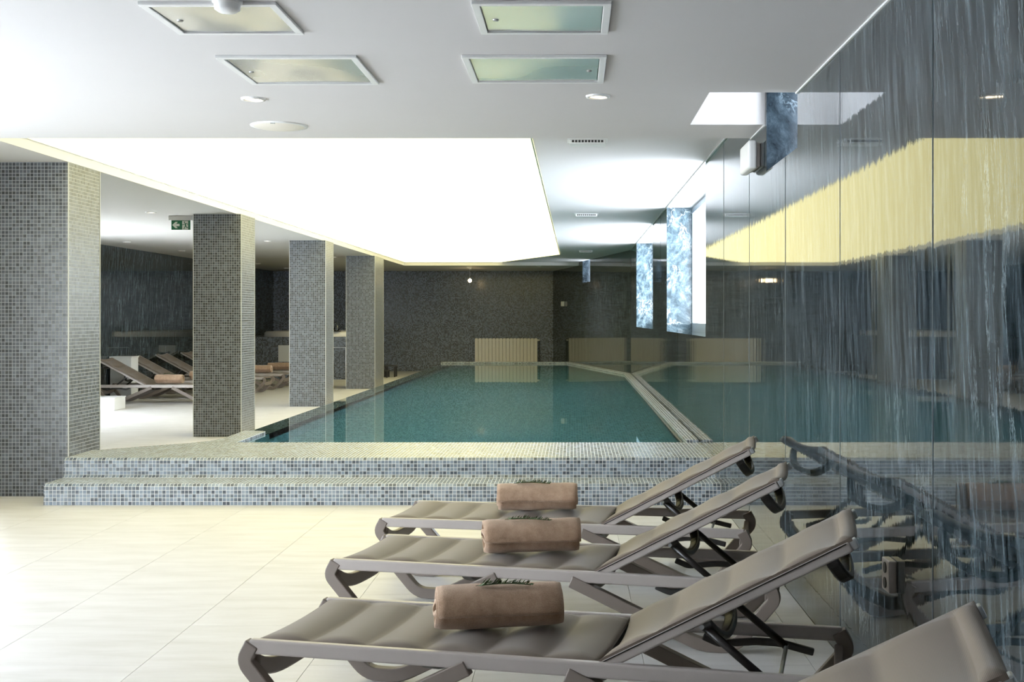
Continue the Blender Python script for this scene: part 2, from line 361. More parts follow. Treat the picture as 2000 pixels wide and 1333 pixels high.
# ---- roof slab, ceilings
struct(box('roof_slab', M['paint'], XL - 0.4, 2.4, -2.2, YB + 0.5, TOP, TOP + 0.15))
NX0, NX1, NY0, NY1 = 0.67, XW, 5.797, 6.763      # light shaft in the near ceiling
cn = MB()
cn.box(-5.4, NX0, -2.0, YN, ZN, ZN + 0.10); cn.box(NX0, XW, -2.0, NY0, ZN, ZN + 0.10); cn.box(NX0, XW, NY1, YN, ZN, ZN + 0.10)
cn.box(-5.4, XW, YN - 0.04, YN, ZN + 0.10, TOP)                        # upstand towards the pool
ceil = struct(cn.build('ceiling', M['paint']))
sh = MB(); sh.box(NX0 - 0.03, XW, NY1, NY1 + 0.03, ZN + 0.10, TOP); sh.box(NX0 - 0.03, XW, NY0 - 0.03, NY0, ZN + 0.10, TOP); sh.box(NX0 - 0.03, NX0, NY0, NY1, ZN + 0.10, TOP)
sh.build('light_shaft', M['paint'], ceil)
PXL, PXR, PY1, PYC = -3.95, -0.30, YF, 24.1
panel_poly = [(PXL, YN), (PXR, YN), (-0.27, PYC), (-1.70, PY1), (PXL, PY1)]
cp = MB()
cp.prism([(PXR, YN), (XW, YN), (XW, 22.59), (XW - 0.02, 22.69), (0.127, YF), (-1.70, PY1), (-0.27, PYC)], ZP, ZP + 0.08)
struct(cp.build('ceiling_pool_strip', M['paint']))
cs = MB(); cs.box(XL - 0.1, PXL, YN, YB + 0.1, ZS, ZS + 0.30); cs.box(PXL, 0.2, YF, YB + 0.1, ZS, ZS + 0.30)
struct(cs.build('ceiling_aisle', M['paint_warm']))
pl = MB().prism(panel_poly, ZP - 0.004, ZP + 0.03)
po = pl.build('luminous_ceiling_panel', M['panel']); tag(po, 'huge glowing cream stretch-ceiling panel above the pool', 'light panel')
edge = MB()
for a, b_ in zip(panel_poly, panel_poly[1:] + panel_poly[:1]):
    av, bv = Vector((*a, 0)), Vector((*b_, 0)); d = (bv - av).normalized(); nn = Vector((-d.y, d.x, 0)) * 0.012
    edge.face([(av.x, av.y, ZP - 0.006), (bv.x, bv.y, ZP - 0.006), (bv.x + nn.x, bv.y + nn.y, ZP - 0.006), (av.x + nn.x, av.y + nn.y, ZP - 0.006)])
edge.build('edge_profile', M['alu'], po)

# ---- right wall: backing with openings, polished slabs in front
OPEN = [(9.81, 13.9, 1.237, 9), (16.32, 20.57, 1.237, 9), (5.79, 6.715, 2.234, 9)]   # y0, y1, z0, top
def cut_rects(a, b_, z0, z1):
    ys = sorted({a, b_} | {min(max(q, a), b_) for o in OPEN for q in o[:2]})
    out = []
    for u, v in zip(ys, ys[1:]):
        if v - u < 1e-4: continue
        t = z1
        for o in OPEN:
            if o[0] - 1e-6 <= u and v <= o[1] + 1e-6: t = o[2]
        out.append((u, v, z0, t))
    return out
bk = MB()
for u, v, a, t in cut_rects(-2.0, 22.9, -0.3, TOP): bk.box(XW + 0.03, XW + 0.37, u, v, a, t)
wr = struct(bk.build('wall_right', M['paint']))
jy = [3.61 + 1.255 * k for k in range(-5, 16)] + [22.59]
for a, b_ in zip(jy, jy[1:]):
    if b_ - a < 0.02: continue
    q = MB()
    for u, v, z0, t in cut_rects(a, b_, 0.0, TOP):
        q.box(0, 0.028, u, v, z0, t)
    o = q.build('marble_slab', M['marble'], wr, weld=False)
    o.location = (XW, 0, 0)
    c = 0.5 * (a + b_); ang = random.uniform(-1, 1) * 0.0014      # each slab sits a hair out of true
    o.matrix_local = Matrix.Translation((XW + 0.001, c, 0)) @ Matrix.Rotation(ang, 4, 'Z') @ Matrix.Rotation(random.uniform(-1, 1) * 0.0004, 4, 'Y') @ Matrix.Translation((0, -c, 0))
for y in [q_ for q_ in jy[1:-1] if q_ < 9]:
    q = MB()
    for u, v, z0, t in cut_rects(y - 0.0007, y + 0.0007, 0.0, TOP): q.box(XW - 0.0004, XW + 0.01, u, v, z0, t)
    q.build('slab_joint', M['slab_joint'], wr)
def reveal(y0, y1, z0, deep, nm, mr_):
    """marble lining and glazed frame of one opening"""
    r = MB(); r.box(XW + 0.002, XW + deep, y1 - 0.001, y1 + 0.02, z0, TOP); r.build('reveal_far', mr_, nm)
    r = MB(); r.box(XW + 0.002, XW + deep, y0 - 0.02, y0 + 0.001, z0, TOP); r.build('reveal_near', mr_, nm)
    r = MB(); r.box(XW + 0.002, XW + deep, y0, y1, z0 - 0.02, z0 + 0.004); r.build('sill', M['marble'], nm)
for k, (y0, y1, z0, _t) in enumerate(OPEN):
    dp = 0.35
    w = struct(empty('window_%d' % (k + 1), (0, 0, 0)))
    reveal(y0, y1, z0, dp, w, M['marble_reveal_lit'] if k < 2 else M['marble_shaded'])
    zt = ZP - 0.01 if k < 2 else TOP - 0.04
    xs = XW + dp - 0.05
    f = MB(); f.box(xs, xs + 0.05, y0, y0 + 0.05, z0, zt); f.box(xs, xs + 0.05, y1 - 0.05, y1, z0, zt)
    f.box(xs, xs + 0.05, y0 + 0.05, y1 - 0.05, z0, z0 + 0.10); f.box(xs, xs + 0.05, y0 + 0.05, y1 - 0.05, zt - 0.06, zt)
    if k < 2:
        mid = 0.5 * (y0 + y1); f.box(xs, xs + 0.05, mid - 0.035, mid + 0.035, z0 + 0.10, zt - 0.06)
    f.build('window_frame', M['frame_blue'], w)
    n = 2 if k < 2 else 1
    for i in range(n):
        a = y0 + 0.05 + (y1 - y0 - 0.1) * i / n; b_ = y0 + 0.05 + (y1 - y0 - 0.1) * (i + 1) / n
        MB().face([(xs + 0.023, a, z0 + 0.1), (xs + 0.023, a, zt - 0.06), (xs + 0.023, b_, zt - 0.06), (xs + 0.023, b_, z0 + 0.1)]).build('pane', M['glass'], w)
    # ceiling inside the deep opening
    if k < 2: box('soffit', M['paint'], XW, XW + dp, y0, y1, ZP, ZP + 0.05, w)
tr = MB(); tr.box(XW - 0.008, XW, -1.0, NY0, ZN - 0.008, ZN); tr.box(XW - 0.008, XW, NY1, YN, ZN - 0.008, ZN)
struct(tr.build('trim_1', M['white']))
tr = MB(); tr.box(XW - 0.012, XW, YN, 22.5, ZP - 0.012, ZP)
struct(tr.build('trim_2', M['alu']))

# ---- slanted marble wall and back wall
dv = (A1 - A0); LA = dv.length; dv.normalize(); nv = Vector((-dv.y, dv.x, 0))     # nv points out of the room (right/back)
if nv.x < 0: nv = -nv
ang = math.atan2(dv.y, dv.x)
T0, T1 = 0.455 * LA, 0.555 * LA                                                    # high window in the slanted wall
wsl = struct(empty('wall_slanted', A0, ang))
def aslab(u, v, z0, z1): return u, v, z0, z1
q = MB(); sgn = 1 if (Matrix.Rotation(ang, 3, 'Z') @ Vector((0, 1, 0))).dot(nv) > 0 else -1
def abox(mb, u, v, d0, d1, z0, z1):
    mb.box(u, v, min(sgn * d0, sgn * d1), max(sgn * d0, sgn * d1), z0, z1)
abox(q, -0.3, T0, 0.03, 0.35, -1.2, TOP); abox(q, T0, T1, 0.03, 0.35, -1.2, 2.2); abox(q, T1, LA + 0.1, 0.03, 0.35, -1.2, TOP)
q.build('wall_backing', M['paint'], wsl)
k = 0.0
while k < LA - 0.05:
    e = min(k + 1.255, LA); mb = MB()
    cuts = sorted({k, e} | {min(max(t, k), e) for t in (T0, T1)})
    for u, v in zip(cuts, cuts[1:]):
        if v - u > 1e-4: abox(mb, u, v - (0.0008 if v == e else 0), 0, 0.028, -1.2, 2.2 if (u >= T0 - 1e-6 and v <= T1 + 1e-6) else TOP)
    mb.build('marble_slab', M['marble'], wsl, weld=False); k = e
w4 = struct(empty('window_4', A0, ang))
mb = MB(); abox(mb, T0 - 0.02, T0 + 0.001, 0.002, 0.35, 2.2, TOP); mb.build('reveal_far', M['marble_shaded'], w4)
mb = MB(); abox(mb, T1 - 0.001, T1 + 0.02, 0.002, 0.35, 2.2, TOP); mb.build('reveal_near', M['marble_shaded'], w4)
mb = MB(); abox(mb, T0, T1, 0.002, 0.35, 2.18, 2.204); mb.build('sill', M['marble'], w4)
mb = MB(); abox(mb, T0, T0 + 0.04, 0.30, 0.35, 2.2, TOP); abox(mb, T1 - 0.04, T1, 0.30, 0.35, 2.2, TOP); mb.build('window_frame', M['frame_blue'], w4)
mb = MB(); yy = sgn * 0.323; pp = [(T0 + 0.04, yy, 2.2), (T1 - 0.04, yy, 2.2), (T1 - 0.04, yy, TOP), (T0 + 0.04, yy, TOP)]; mb.face(pp if sgn > 0 else pp[::-1]); mb.build('pane', M['glass'], w4)

struct(box('wall_back', M['mos_wall'], XL - 0.2, -0.30, YB, YB + 0.25, -0.3, TOP))

# ---- left walls
wl = MB(); wl.box(XL - 0.25, XL - 0.03, 9.2, 14.75, -0.3, TOP); wl.box(XL - 0.25, XL - 0.03, 14.75, 17.2, 2.42, TOP); wl.box(XL - 0.25, XL - 0.03, 17.2, YB + 0.2, -0.3, TOP)
wlo = struct(wl.build('wall_left', M['paint']))
for a, b_ in [(9.3, 10.7), (10.7, 12.05), (12.05, 13.4), (13.4, 14.75)] + [(17.2 + 1.36 * i, 17.2 + 1.36 * (i + 1)) for i in range(10)]:
    q = MB().box(XL - 0.03, XL, a + 0.0004, b_ - 0.0004, 0, ZS + 0.05).build('marble_slab', M['marble'], wlo, weld=False)
def glazed(name, x, y0, y1, z1, n):
    w = struct(empty(name, (0, 0, 0))); f = MB()
    f.box(x, x + 0.06, y0, y0 + 0.07, 0, z1); f.box(x, x + 0.06, y1 - 0.07, y1, 0, z1); f.box(x, x + 0.06, y0, y1, z1 - 0.07, z1); f.box(x, x + 0.06, y0, y1, 0, 0.06)
    for i in range(1, n): c = y0 + (y1 - y0) * i / n; f.box(x, x + 0.06, c - 0.035, c + 0.035, 0, z1)
    f.build('door_frame', M['frame_blue'], w)
    for i in range(n):
        a, b_ = y0 + (y1 - y0) * i / n + 0.05, y0 + (y1 - y0) * (i + 1) / n - 0.05
        MB().face([(x + 0.03, a, 0.06), (x + 0.03, b_, 0.06), (x + 0.03, b_, z1 - 0.07), (x + 0.03, a, z1 - 0.07)]).build('pane', M['glass'], w)
glazed('door_1', XL - 0.14, 14.75, 17.2, 2.42, 2)
wn = MB(); wn.box(-5.4, -5.2, -2.0, 2.3, -0.3, TOP); wn.box(-5.4, -5.2, 2.3, 6.6, 2.40, TOP); wn.box(-5.4, -5.2, 6.6, 9.3, -0.3, TOP)
struct(wn.build('wall_entrance_side', M['paint']))
glazed('door_2', -5.33, 2.3, 6.6, 2.40, 3)
struct(box('wall_corner', M['paint'], XL - 0.25, -5.2, 9.05, 9.3, -0.3, TOP))
struct(box('wall_behind', M['paint'], -5.4, XW + 0.37, -2.2, -2.0, -0.3, TOP))

# ================================================================== POOL
# front steps: profile extruded along x, mosaic runs over the bullnose and cove rows
prof = [(8.78, -0.02), (8.78, 0.1407), (8.80, 0.1606), (9.108, 0.1606), (9.128, 0.1805), (9.128, 0.2931), (9.148, 0.3126)]
SX0, SX1 = -3.95, XW - 0.001
st = MB(); d = -0.02
for (y0, z0), (y1, z1) in zip(prof, prof[1:]):
    l = math.hypot(y1 - y0, z1 - z0)
    st.face([(SX0, y0, z0), (SX1, y0, z0), (SX1, y1, z1), (SX0, y1, z1)], [(SX0, d), (SX1, d), (SX1, d + l), (SX0, d + l)]); d += l
top = [(SX0, 9.148), (SX1, 9.148), (SX1, 10.27), (-2.945, 10.27), (-2.945, 11.26), (-2.98, 11.31), (-3.03, 11.33), (-3.16, 11.33), (-3.16, 10.62), (-3.21, 10.40), (-3.34, 10.20), (-3.60, 9.98), (SX0, 9.63)]
st.face([(x, y, RZ) for x, y in top], [(x, d + y - 9.148) for x, y in top])
for i in range(2, len(top)):
    a, b_ = top[i], top[(i + 1) % len(top)]
    if i == len(top) - 1: b_ = (SX0, 9.148)
    lo = -1.25 if 2 <= i <= 6 else -0.02
    st.face([(*a, lo), (*b_, lo), (*b_, RZ), (*a, RZ)])
for x, fl_ in ((SX0, 1), (SX1, 0)):
    pts = [(x, y, z) for y, z in prof] + [(x, 9.63 if fl_ else 10.27, RZ), (x, 9.63 if fl_ else 10.27, -0.02)]
    if not fl_: pass
    else: pts.reverse()
    st.face(pts)
so = struct(st.build('pool_steps', M['mos_step_lit']))
# basin
PB = -1.0
pool_in = [(-2.92, 10.27), (0.985, 10.27), (0.985, 22.75), (-0.13, 28.40), (-2.92, 28.40)]
ba = MB()
ba.face([(x, y, PB) for x, y in pool_in])
for a, b_ in zip(pool_in, pool_in[1:] + pool_in[:1]):
    l = math.hypot(b_[0] - a[0], b_[1] - a[1])
    ba.face([(*b_, PB), (*a, PB), (*a, WZ - 0.012), (*b_, WZ - 0.012)], [(l, PB), (0, PB), (0, WZ), (l, WZ)])
bas = struct(ba.build('pool_basin', M['mos_pool']))
# overflow edge on the aisle side (just under the water film), kerbs against the walls
struct(box('pool_overflow_edge', M['mos_col'], -3.16, -2.92, 11.30, 28.62, -0.25, WZ - 0.006))
kz = WZ + 0.045
def kerb(name, poly): return struct(MB().prism(poly, -0.25, kz).build(name, M['mos_step_lit'], bevel=0.012))
kerb('pool_kerb_right', [(0.985, 10.275), (XW - 0.002, 10.275), (XW - 0.002, 22.60), (0.985, 22.76)])
# slanted kerb follows the slanted wall
iA = A0 + dv * (LA - 0.0) ; off = -nv * 0.115
p0 = A0 + dv * 2.46; p1 = A1
kerb('pool_kerb_slanted', [(p0.x - nv.x * 0.003, p0.y - nv.y * 0.003), (p0.x + off.x, p0.y + off.y), (0.985, 22.76), (XW - 0.002, 22.60)])
kerb('pool_kerb_far', [(-3.20, 28.40), (-0.13, 28.40), (-0.06, 28.53), (-3.20, 28.53)])
struct(box('pool_far_shelf', M['mos_wall'], -3.16, -0.07, 28.53, 28.62, -0.25, 0.05))
wa = MB(); wpoly = [(-2.944, 10.272), (0.984, 10.272), (0.984, 22.75), (-0.13, 28.399), (-3.158, 28.399), (-3.158, 11.335), (-2.944, 11.335)]
wa.face([(x, y, WZ) for x, y in wpoly])
wo = wa.build('pool_water', M['water']); tag(wo, 'still teal water filling the long tiled pool', 'water', kind='stuff')

# ---- columns
def column(x0, x1, y0, y1, z1, label, z0=0.0):
    r = empty('mosaic_column', (0.5 * (x0 + x1), 0.5 * (y0 + y1), z0))
    w, d, h = 0.5 * (x1 - x0), 0.5 * (y1 - y0), z1 - z0
    q = MB(); t = 0.006
    q.face([(-w, -d, 0), (w, -d, 0), (w, -d, h), (-w, -d, h)], [(0, 0), (2 * w, 0), (2 * w, h), (0, h)])
    q.face([(w, -d, 0), (w, d, 0), (w, d, h), (w, -d, h)], [(5, 0), (5 + 2 * d, 0), (5 + 2 * d, h), (5, h)])
    q.face([(w, d, 0), (-w, d, 0), (-w, d, h), (w, d, h)], [(9, 0), (9 + 2 * w, 0), (9 + 2 * w, h), (9, h)])
    q.face([(-w, d, 0), (-w, -d, 0), (-w, -d, h), (-w, d, h)], [(13, 0), (13 + 2 * d, 0), (13 + 2 * d, h), (13, h)])
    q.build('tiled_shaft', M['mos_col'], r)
    for sx, sy in ((-1, -1), (1, -1), (1, 1), (-1, 1)):
        box('corner_joint', M['joint'], sx * w - 0.004, sx * w + 0.004, sy * d - 0.004, sy * d + 0.004, 0, h, r)
    tag(r, label, 'column', 'mosaic columns along the pool')
column(-4.535, -3.955, 9.22, 9.833, ZS, 'square grey mosaic column where the tiled steps end')
column(-4.464, -3.904, 13.83, 14.42, ZS, 'square grey mosaic column beside the green exit sign')
column(-4.470, -3.902, 18.54, 19.13, ZS, 'square mosaic column between the exit sign column and the hot tub column')
column(-4.470, -3.907, 23.16, 24.22, ZS, 'deep rectangular mosaic column in front of the hot tub')

# ================================================================== LOUNGERS
LL, LWD, RH = 1.957, 0.640, 0.31
def fillet(path, r, n=5):
    out = [Vector(path[0])]
    for a, b_, c in zip(path, path[1:], path[2:]):
        a, b_, c = Vector(a), Vector(b_), Vector(c)
        u, v = (a - b_).normalized(), (c - b_).normalized()
        rr = min(r if c.y < 0.1 or a.y < 0.1 and b_.y < 0.1 else 0.018, 0.45 * (a - b_).length, 0.45 * (c - b_).length)
        p, q = b_ + u * rr, b_ + v * rr
        for i in range(n + 1):
            t = i / n; out.append((1 - t) ** 2 * p + 2 * t * (1 - t) * b_ + t * t * q)
    out.append(Vector(path[-1])); return out
def ribbon(mb, path, w, y0, y1):
    """flat bar of in-plane width w following a path of (x, z), between y0 and y1"""
    n = len(path); rows = []
    for i, p in enumerate(path):
        t = (path[min(i + 1, n - 1)] - path[max(i - 1, 0)]).normalized(); nn = Vector((-t.y, t.x)) * w / 2
        a, b_ = p + nn, p - nn
        rows.append([(a.x, y0, a.y), (a.x, y1, a.y), (b_.x, y1, b_.y), (b_.x, y0, b_.y)])
    mb.grid(rows, smooth=False, close=True); mb.face(list(reversed(rows[0]))); mb.face(rows[-1]); return mb
def sling(mb, length, seams, y0, y1, sag, thick=0.012, bulge=0.016, nseg=12, ny=14, edge=0.0):
    """padded sling on a local x axis: bulges between seams, dips between the rails"""
    xs = []
    for a, b_ in zip(seams, seams[1:]):
        xs += [a + (b_ - a) * i / nseg for i in range(nseg)]
    xs.append(seams[-1])
    def zt(x, v):
        for a, b_ in zip(seams, seams[1:]):
            if a <= x <= b_: t = (x - a) / (b_ - a); break
        pad = bulge * (1 - abs(2 * t - 1) ** 2.1)
        ev = min(v, 1 - v)
        pad *= min(1, ev / 0.06)
        return pad - sag * (1 - (2 * v - 1) ** 2)
    up = [[(x, y0 + (y1 - y0) * j / ny, zt(x, j / ny)) for j in range(ny + 1)] for x in xs]
    dn = [[(p[0], p[1], p[2] - thick) for p in r] for r in up]
    mb.grid(up, flip=True); mb.grid(dn)
    mb.grid([[r[0] for r in up], [r[0] for r in dn]], smooth=False, flip=True); mb.grid([[r[-1] for r in up], [r[-1] for r in dn]], smooth=False)
    mb.grid([up[0], dn[0]], smooth=False); mb.grid([up[-1], dn[-1]], smooth=False, flip=True)
    return mb
def arch(mb, x, y0, y1, z, dip, w, t, n=14):
    """cross bar that dips between the two rails; w along x, t thick"""
    rows = []
    for i in range(n + 1):
        v = i / n; s = 1 - abs(2 * v - 1) ** 3.2
        zz = z - dip * s; yy = y0 + (y1 - y0) * v
        rows.append([(x - w / 2, yy, zz + t / 2), (x - w / 2, yy, zz - t / 2), (x + w / 2, yy, zz - t / 2), (x + w / 2, yy, zz + t / 2)])
    mb.grid(rows, smooth=False, close=True, flip=True); mb.face(rows[0]); mb.face(list(reversed(rows[-1]))); return mb
HG, BA, BL = 1.205, math.radians(28.4), 0.875     # hinge, back angle, back length
def make_lounger():
    r = empty('sun_lounger')
    for y in (0.0, LWD - 0.032):
        q = MB().box(0.0, LL, y, y + 0.032, RH - 0.050, RH); q.build('side_rail', M['rail'], r, bevel=0.008, seg=3)
        lo = 0.026
        leg = ribbon(MB(), fillet([(0.012, RH - 0.015), (-0.022, RH - 0.075), (0.168, lo), (0.305, lo), (0.775, RH - 0.045)], 0.05), 0.052, y - 0.004, y + 0.036)
        leg.build('leg', M['leg'], r, bevel=0.004)
        leg = ribbon(MB(), fillet([(LL - 0.012, RH - 0.015), (LL + 0.022, RH - 0.075), (1.805, lo), (1.665, lo), (1.105, RH - 0.045)], 0.05), 0.052, y - 0.004, y + 0.036)
        leg.build('leg', M['leg'], r, bevel=0.004)
        yi = y + 0.034 if y == 0 else y - 0.022
        rt = MB(); pts = fillet([(1.47, RH - 0.055), (1.53, RH - 0.078), (1.66, RH - 0.062), (1.74, RH - 0.062), (1.86, RH - 0.088)], 0.03)
        ribbon(rt, pts, 0.026, yi, yi + 0.020); rt.build('ratchet_bar', M['dark'], r, bevel=0.005)
    arch(MB(), 0.012, 0.03, LWD - 0.03, RH - 0.085, 0.050, 0.03, 0.060).build('end_crossbar', M['leg'], r, bevel=0.006)
    arch(MB(), LL - 0.012, 0.03, LWD - 0.03, RH - 0.085, 0.050, 0.03, 0.060).build('end_crossbar', M['leg'], r, bevel=0.006)
    arch(MB(), 0.62, 0.03, LWD - 0.03, RH - 0.040, 0.060, 0.05, 0.022).build('seat_crossbar', M['dark'], r, bevel=0.006)
    arch(MB(), 1.16, 0.03, LWD - 0.03, RH - 0.040, 0.060, 0.09, 0.022).build('seat_crossbar', M['dark'], r, bevel=0.006)
    se = sling(MB(), 1.2, [0.015, 0.20, 0.405, 0.61, 0.815, 1.02, 1.20], 0.026, LWD - 0.026, 0.012)
    so_ = se.build('seat_sling', M['fabric'], r); so_.location = (0, 0, RH - 0.006)
    # reclining back: its own sub-assembly, rotated about the hinge
    def place(o): o.location = (HG, 0, RH + 0.004); o.rotation_euler = (0, -BA, 0); return o
    for y in (0.034, LWD - 0.062):
        place(MB().box(0.0, BL, y - 0.012, y + 0.028, -0.042, -0.006).build('back_rail', M['rail'], r, bevel=0.007, seg=3))
        c = MB().box(BL, BL + 0.022, y - 0.010, y + 0.026, -0.040, -0.008); place(c.build('end_cap', M['steel'], r, bevel=0.005))
        g = MB().box(0.004, BL - 0.01, y - 0.0135 if y < 0.3 else y + 0.0255, y - 0.0095 if y < 0.3 else y + 0.0295, -0.014, -0.010); place(g.build('rail_groove', M['strut'], r))
    place(sling(MB(), BL, [0.0, 0.20, 0.41, 0.62, 0.83, BL + 0.012], 0.024, LWD - 0.036, 0.030).build('back_sling', M['fabric'], r))
    for xx in (0.36, 0.80):
        o = place(arch(MB(), xx, 0.04, LWD - 0.05, -0.045, 0.095, 0.042, 0.026).build('back_crossbar', M['dark'], r, bevel=0.007))
    R_ = Matrix.Rotation(-BA, 3, 'Y')
    for y in (0.060, LWD - 0.075):
        a = Vector((HG, 0, RH + 0.004)) + R_ @ Vector((0.345, 0, -0.050)); a.y = y
        b_ = Vector((1.765, y, RH - 0.065))
        MB().tube([a, a.lerp(b_, 0.5), b_], 0.0135, 10).build('support_strut', M['strut'], r)
        k_ = MB().tube([(a.x, y - 0.028, a.z), (a.x, y + 0.028, a.z)], 0.008, 10).build('pivot_pin', M['steel'], r)
    MB().tube([(1.765, 0.04, RH - 0.066), (1.765, LWD * 0.5, RH - 0.066), (1.765, LWD - 0.05, RH - 0.066)], 0.0075, 8).build('strut_rod', M['steel'], r)
    return r
proto = make_lounger()
def rad(a): return math.radians(a)
lounge = [  # near foot corner x, y, angle, label, group
    (-1.0454, 6.412, -10.6, 'taupe sun lounger drawn up closest to the tiled steps', 'loungers beside the marble wall'),
    (-1.0877, 5.323, -13.6, 'taupe sun lounger, second from the tiled steps, with rolled towel', 'loungers beside the marble wall'),
    (-1.1004, 3.986, -13.1, 'taupe sun lounger, third from the tiled steps, with rolled towel', 'loungers beside the marble wall'),
    (-1.1304, 2.626, -13.1, 'taupe sun lounger without a towel, next to the wall socket', 'loungers beside the marble wall')]
aisle = [(-5.74, 19.10), (-5.74, 20.35), (-5.68, 21.60), (-5.65, 22.90), (-5.60, 24.20)]
alab = ['brown sun lounger beside the low white block and pedestal', 'brown sun lounger just past the white pedestal',
        'brown sun lounger in the middle of the aisle row', 'brown sun lounger with towel, fourth from the low white block', 'brown sun lounger with towel closest to the hot tub']
LO = []
for i, (x, y, a, lb, g) in enumerate(lounge):
    o = proto if i == 0 else copy_tree(proto)
    o.location = (x, y, 0); o.rotation_euler = (0, 0, rad(a)); tag(o, lb, 'sun lounger', g); LO.append(o)
for (x, y), lb in zip(aisle, alab):
    o = copy_tree(proto); o.location = (x, y + LWD, 0); o.rotation_euler = (0, 0, PI); tag(o, lb, 'sun lounger', 'loungers in the side aisle')

# ---- rolled towels
def towel_mesh(seed, length=0.44, R=0.090, turns=3.2):
    rnd = random.Random(seed); mb = MB(); n = int(turns * 40); nx = 22
    th = 0.0205; r0 = R - th * turns
    ph = [rnd.uniform(0, 6.28) for _ in range(6)]
    def rr(t, x):
        a = 2 * PI * turns * t
        return r0 + (R - r0) * t + 0.0016 * math.sin(3 * a + ph[0] + 9 * x) + 0.0014 * math.sin(14 * x + ph[1] + 2 * a) + 0.001 * math.sin(31 * x + ph[2])
    def P3(t, x, k):
        a = 2 * PI * turns * t + PI * 0.65
        r_ = rr(t, x) + k
        sh_ = 0.006 * math.sin(a * 0.5 + ph[3]) + 0.010 * (1 - t) * math.sin(a + ph[4])
        e = abs(2 * x / length) ** 14
        r_ -= 0.006 * e
        y, z = r_ * math.cos(a) * 1.04, r_ * math.sin(a) * 0.97
        z = max(z, -R * 0.90 + 0.12 * (z + R * 0.90)) if z < -R * 0.90 else z
        return (x + (sh_ if abs(x) > length * 0.3 else sh_ * abs(x) / (length * 0.3)) * (1 if x > 0 else -1), y, z + R * 0.915)
    xs = [-length / 2 + length * j / nx for j in range(nx + 1)]
    out = [[P3(i / n, x, 0) for x in xs] for i in range(n + 1)]
    inn = [[P3(i / n, x, -th * 0.88) for x in xs] for i in range(n + 1)]
    mb.grid(out); mb.grid(inn, flip=True)
    mb.grid([[r[0] for r in out], [r[0] for r in inn]], flip=False); mb.grid([[r[-1] for r in out], [r[-1] for r in inn]], flip=True)
    mb.grid([out[0], inn[0]], flip=True); mb.grid([out[-1], inn[-1]])
    bm_ = mb.mesh('rolled_towel', M['towel'])
    b2 = bmesh.new(); b2.from_mesh(bm_); bmesh.ops.recalc_face_normals(b2, faces=b2.faces); b2.to_mesh(bm_); b2.free()
    return bm_
TM = [towel_mesh(s) for s in (3, 8, 14)]
BZ = RH - 0.009
def towel(cx, cy, rz, label, group, k=0, z=BZ):
    o = bpy.data.objects.new('rolled_towel', TM[k]); COL.objects.link(o); o.location = (cx, cy, z); o.rotation_euler = (0, 0, rz)
    tag(o, label, 'towel', group); return o
towel(-0.205, 6.665, rad(2), 'rolled brown towel on the lounger closest to the tiled steps', 'towels on the wall loungers', 0)
towel(-0.195, 5.475, rad(7), 'rolled brown towel on the second lounger from the steps', 'towels on the wall loungers', 1)
towel(-0.262, 4.145, rad(9), 'rolled brown towel on the third lounger from the steps', 'towels on the wall loungers', 2)
towel(-6.66, 19.42, rad(-3), 'rolled tan towel on the lounger beside the white block', 'towels on the aisle loungers', 0)
towel(-6.50, 20.68, rad(4), 'rolled tan towel on the lounger past the white pedestal', 'towels on the aisle loungers', 1)
towel(-6.17, 23.22, rad(2), 'rolled tan towel on the fourth aisle lounger from the white block', 'towels on the aisle loungers', 2)
towel(-6.13, 24.52, rad(5), 'rolled tan towel on the aisle lounger closest to the hot tub', 'towels on the aisle loungers', 0)

# ---- rosemary sprigs
def sprig(cx, cy, cz, rz, length, seed, label):
    rnd = random.Random(seed); r = empty('rosemary_sprig', (cx, cy, cz), rz)
    def c(t): return Vector(((t - 0.5) * length, 0.012 * math.sin(3.0 * t + seed), 0.002 + 0.005 * math.sin(PI * t)))
    MB().tube([c(i / 12) for i in range(13)], 0.0016, 6).build('stem', M['stem'], r)
    nb = MB()
    for i in range(120):
        t = 0.04 + 0.96 * i / 119; p = c(t); a = rnd.uniform(0, 2 * PI); ln = rnd.uniform(0.018, 0.034) * (1.0 - 0.35 * t)
        d = Vector((0.75, math.cos(a), 0.35 + 0.75 * abs(math.sin(a)) * (1 if math.sin(a) > -0.3 else -0.3))).normalized()
        sd = d.orthogonal().normalized() * 0.0021; up = d.cross(sd).normalized() * 0.0007
        m_ = p + d * ln * 0.5 + Vector((0, 0, 0.001)); e = p + d * ln
        nb.face([p - sd, m_ - sd * 1.3, e, m_ + sd * 1.3 + up]); nb.face([p - sd, m_ + sd * 1.3 + up, e, m_ - sd * 1.3 - up])
    n_ = nb.build('needles', M['needle'], r, weld=False); n_['kind'] = 'stuff'
    tag(r, label, 'rosemary', 'rosemary sprigs on the towels')
sprig(-0.235, 6.627, BZ + 0.163, rad(3), 0.205, 1, 'rosemary sprig on the towel of the lounger closest to the steps')
sprig(-0.215, 5.438, BZ + 0.163, rad(1), 0.205, 2, 'rosemary sprig on the towel of the second lounger from the steps')
sprig(-0.245, 4.108, BZ + 0.163, rad(-2), 0.190, 5, 'rosemary sprig on the towel of the third lounger from the steps')
sprig(-6.66, 19.385, BZ + 0.163, rad(0), 0.20, 9, 'rosemary sprig on the towel beside the white pedestal')

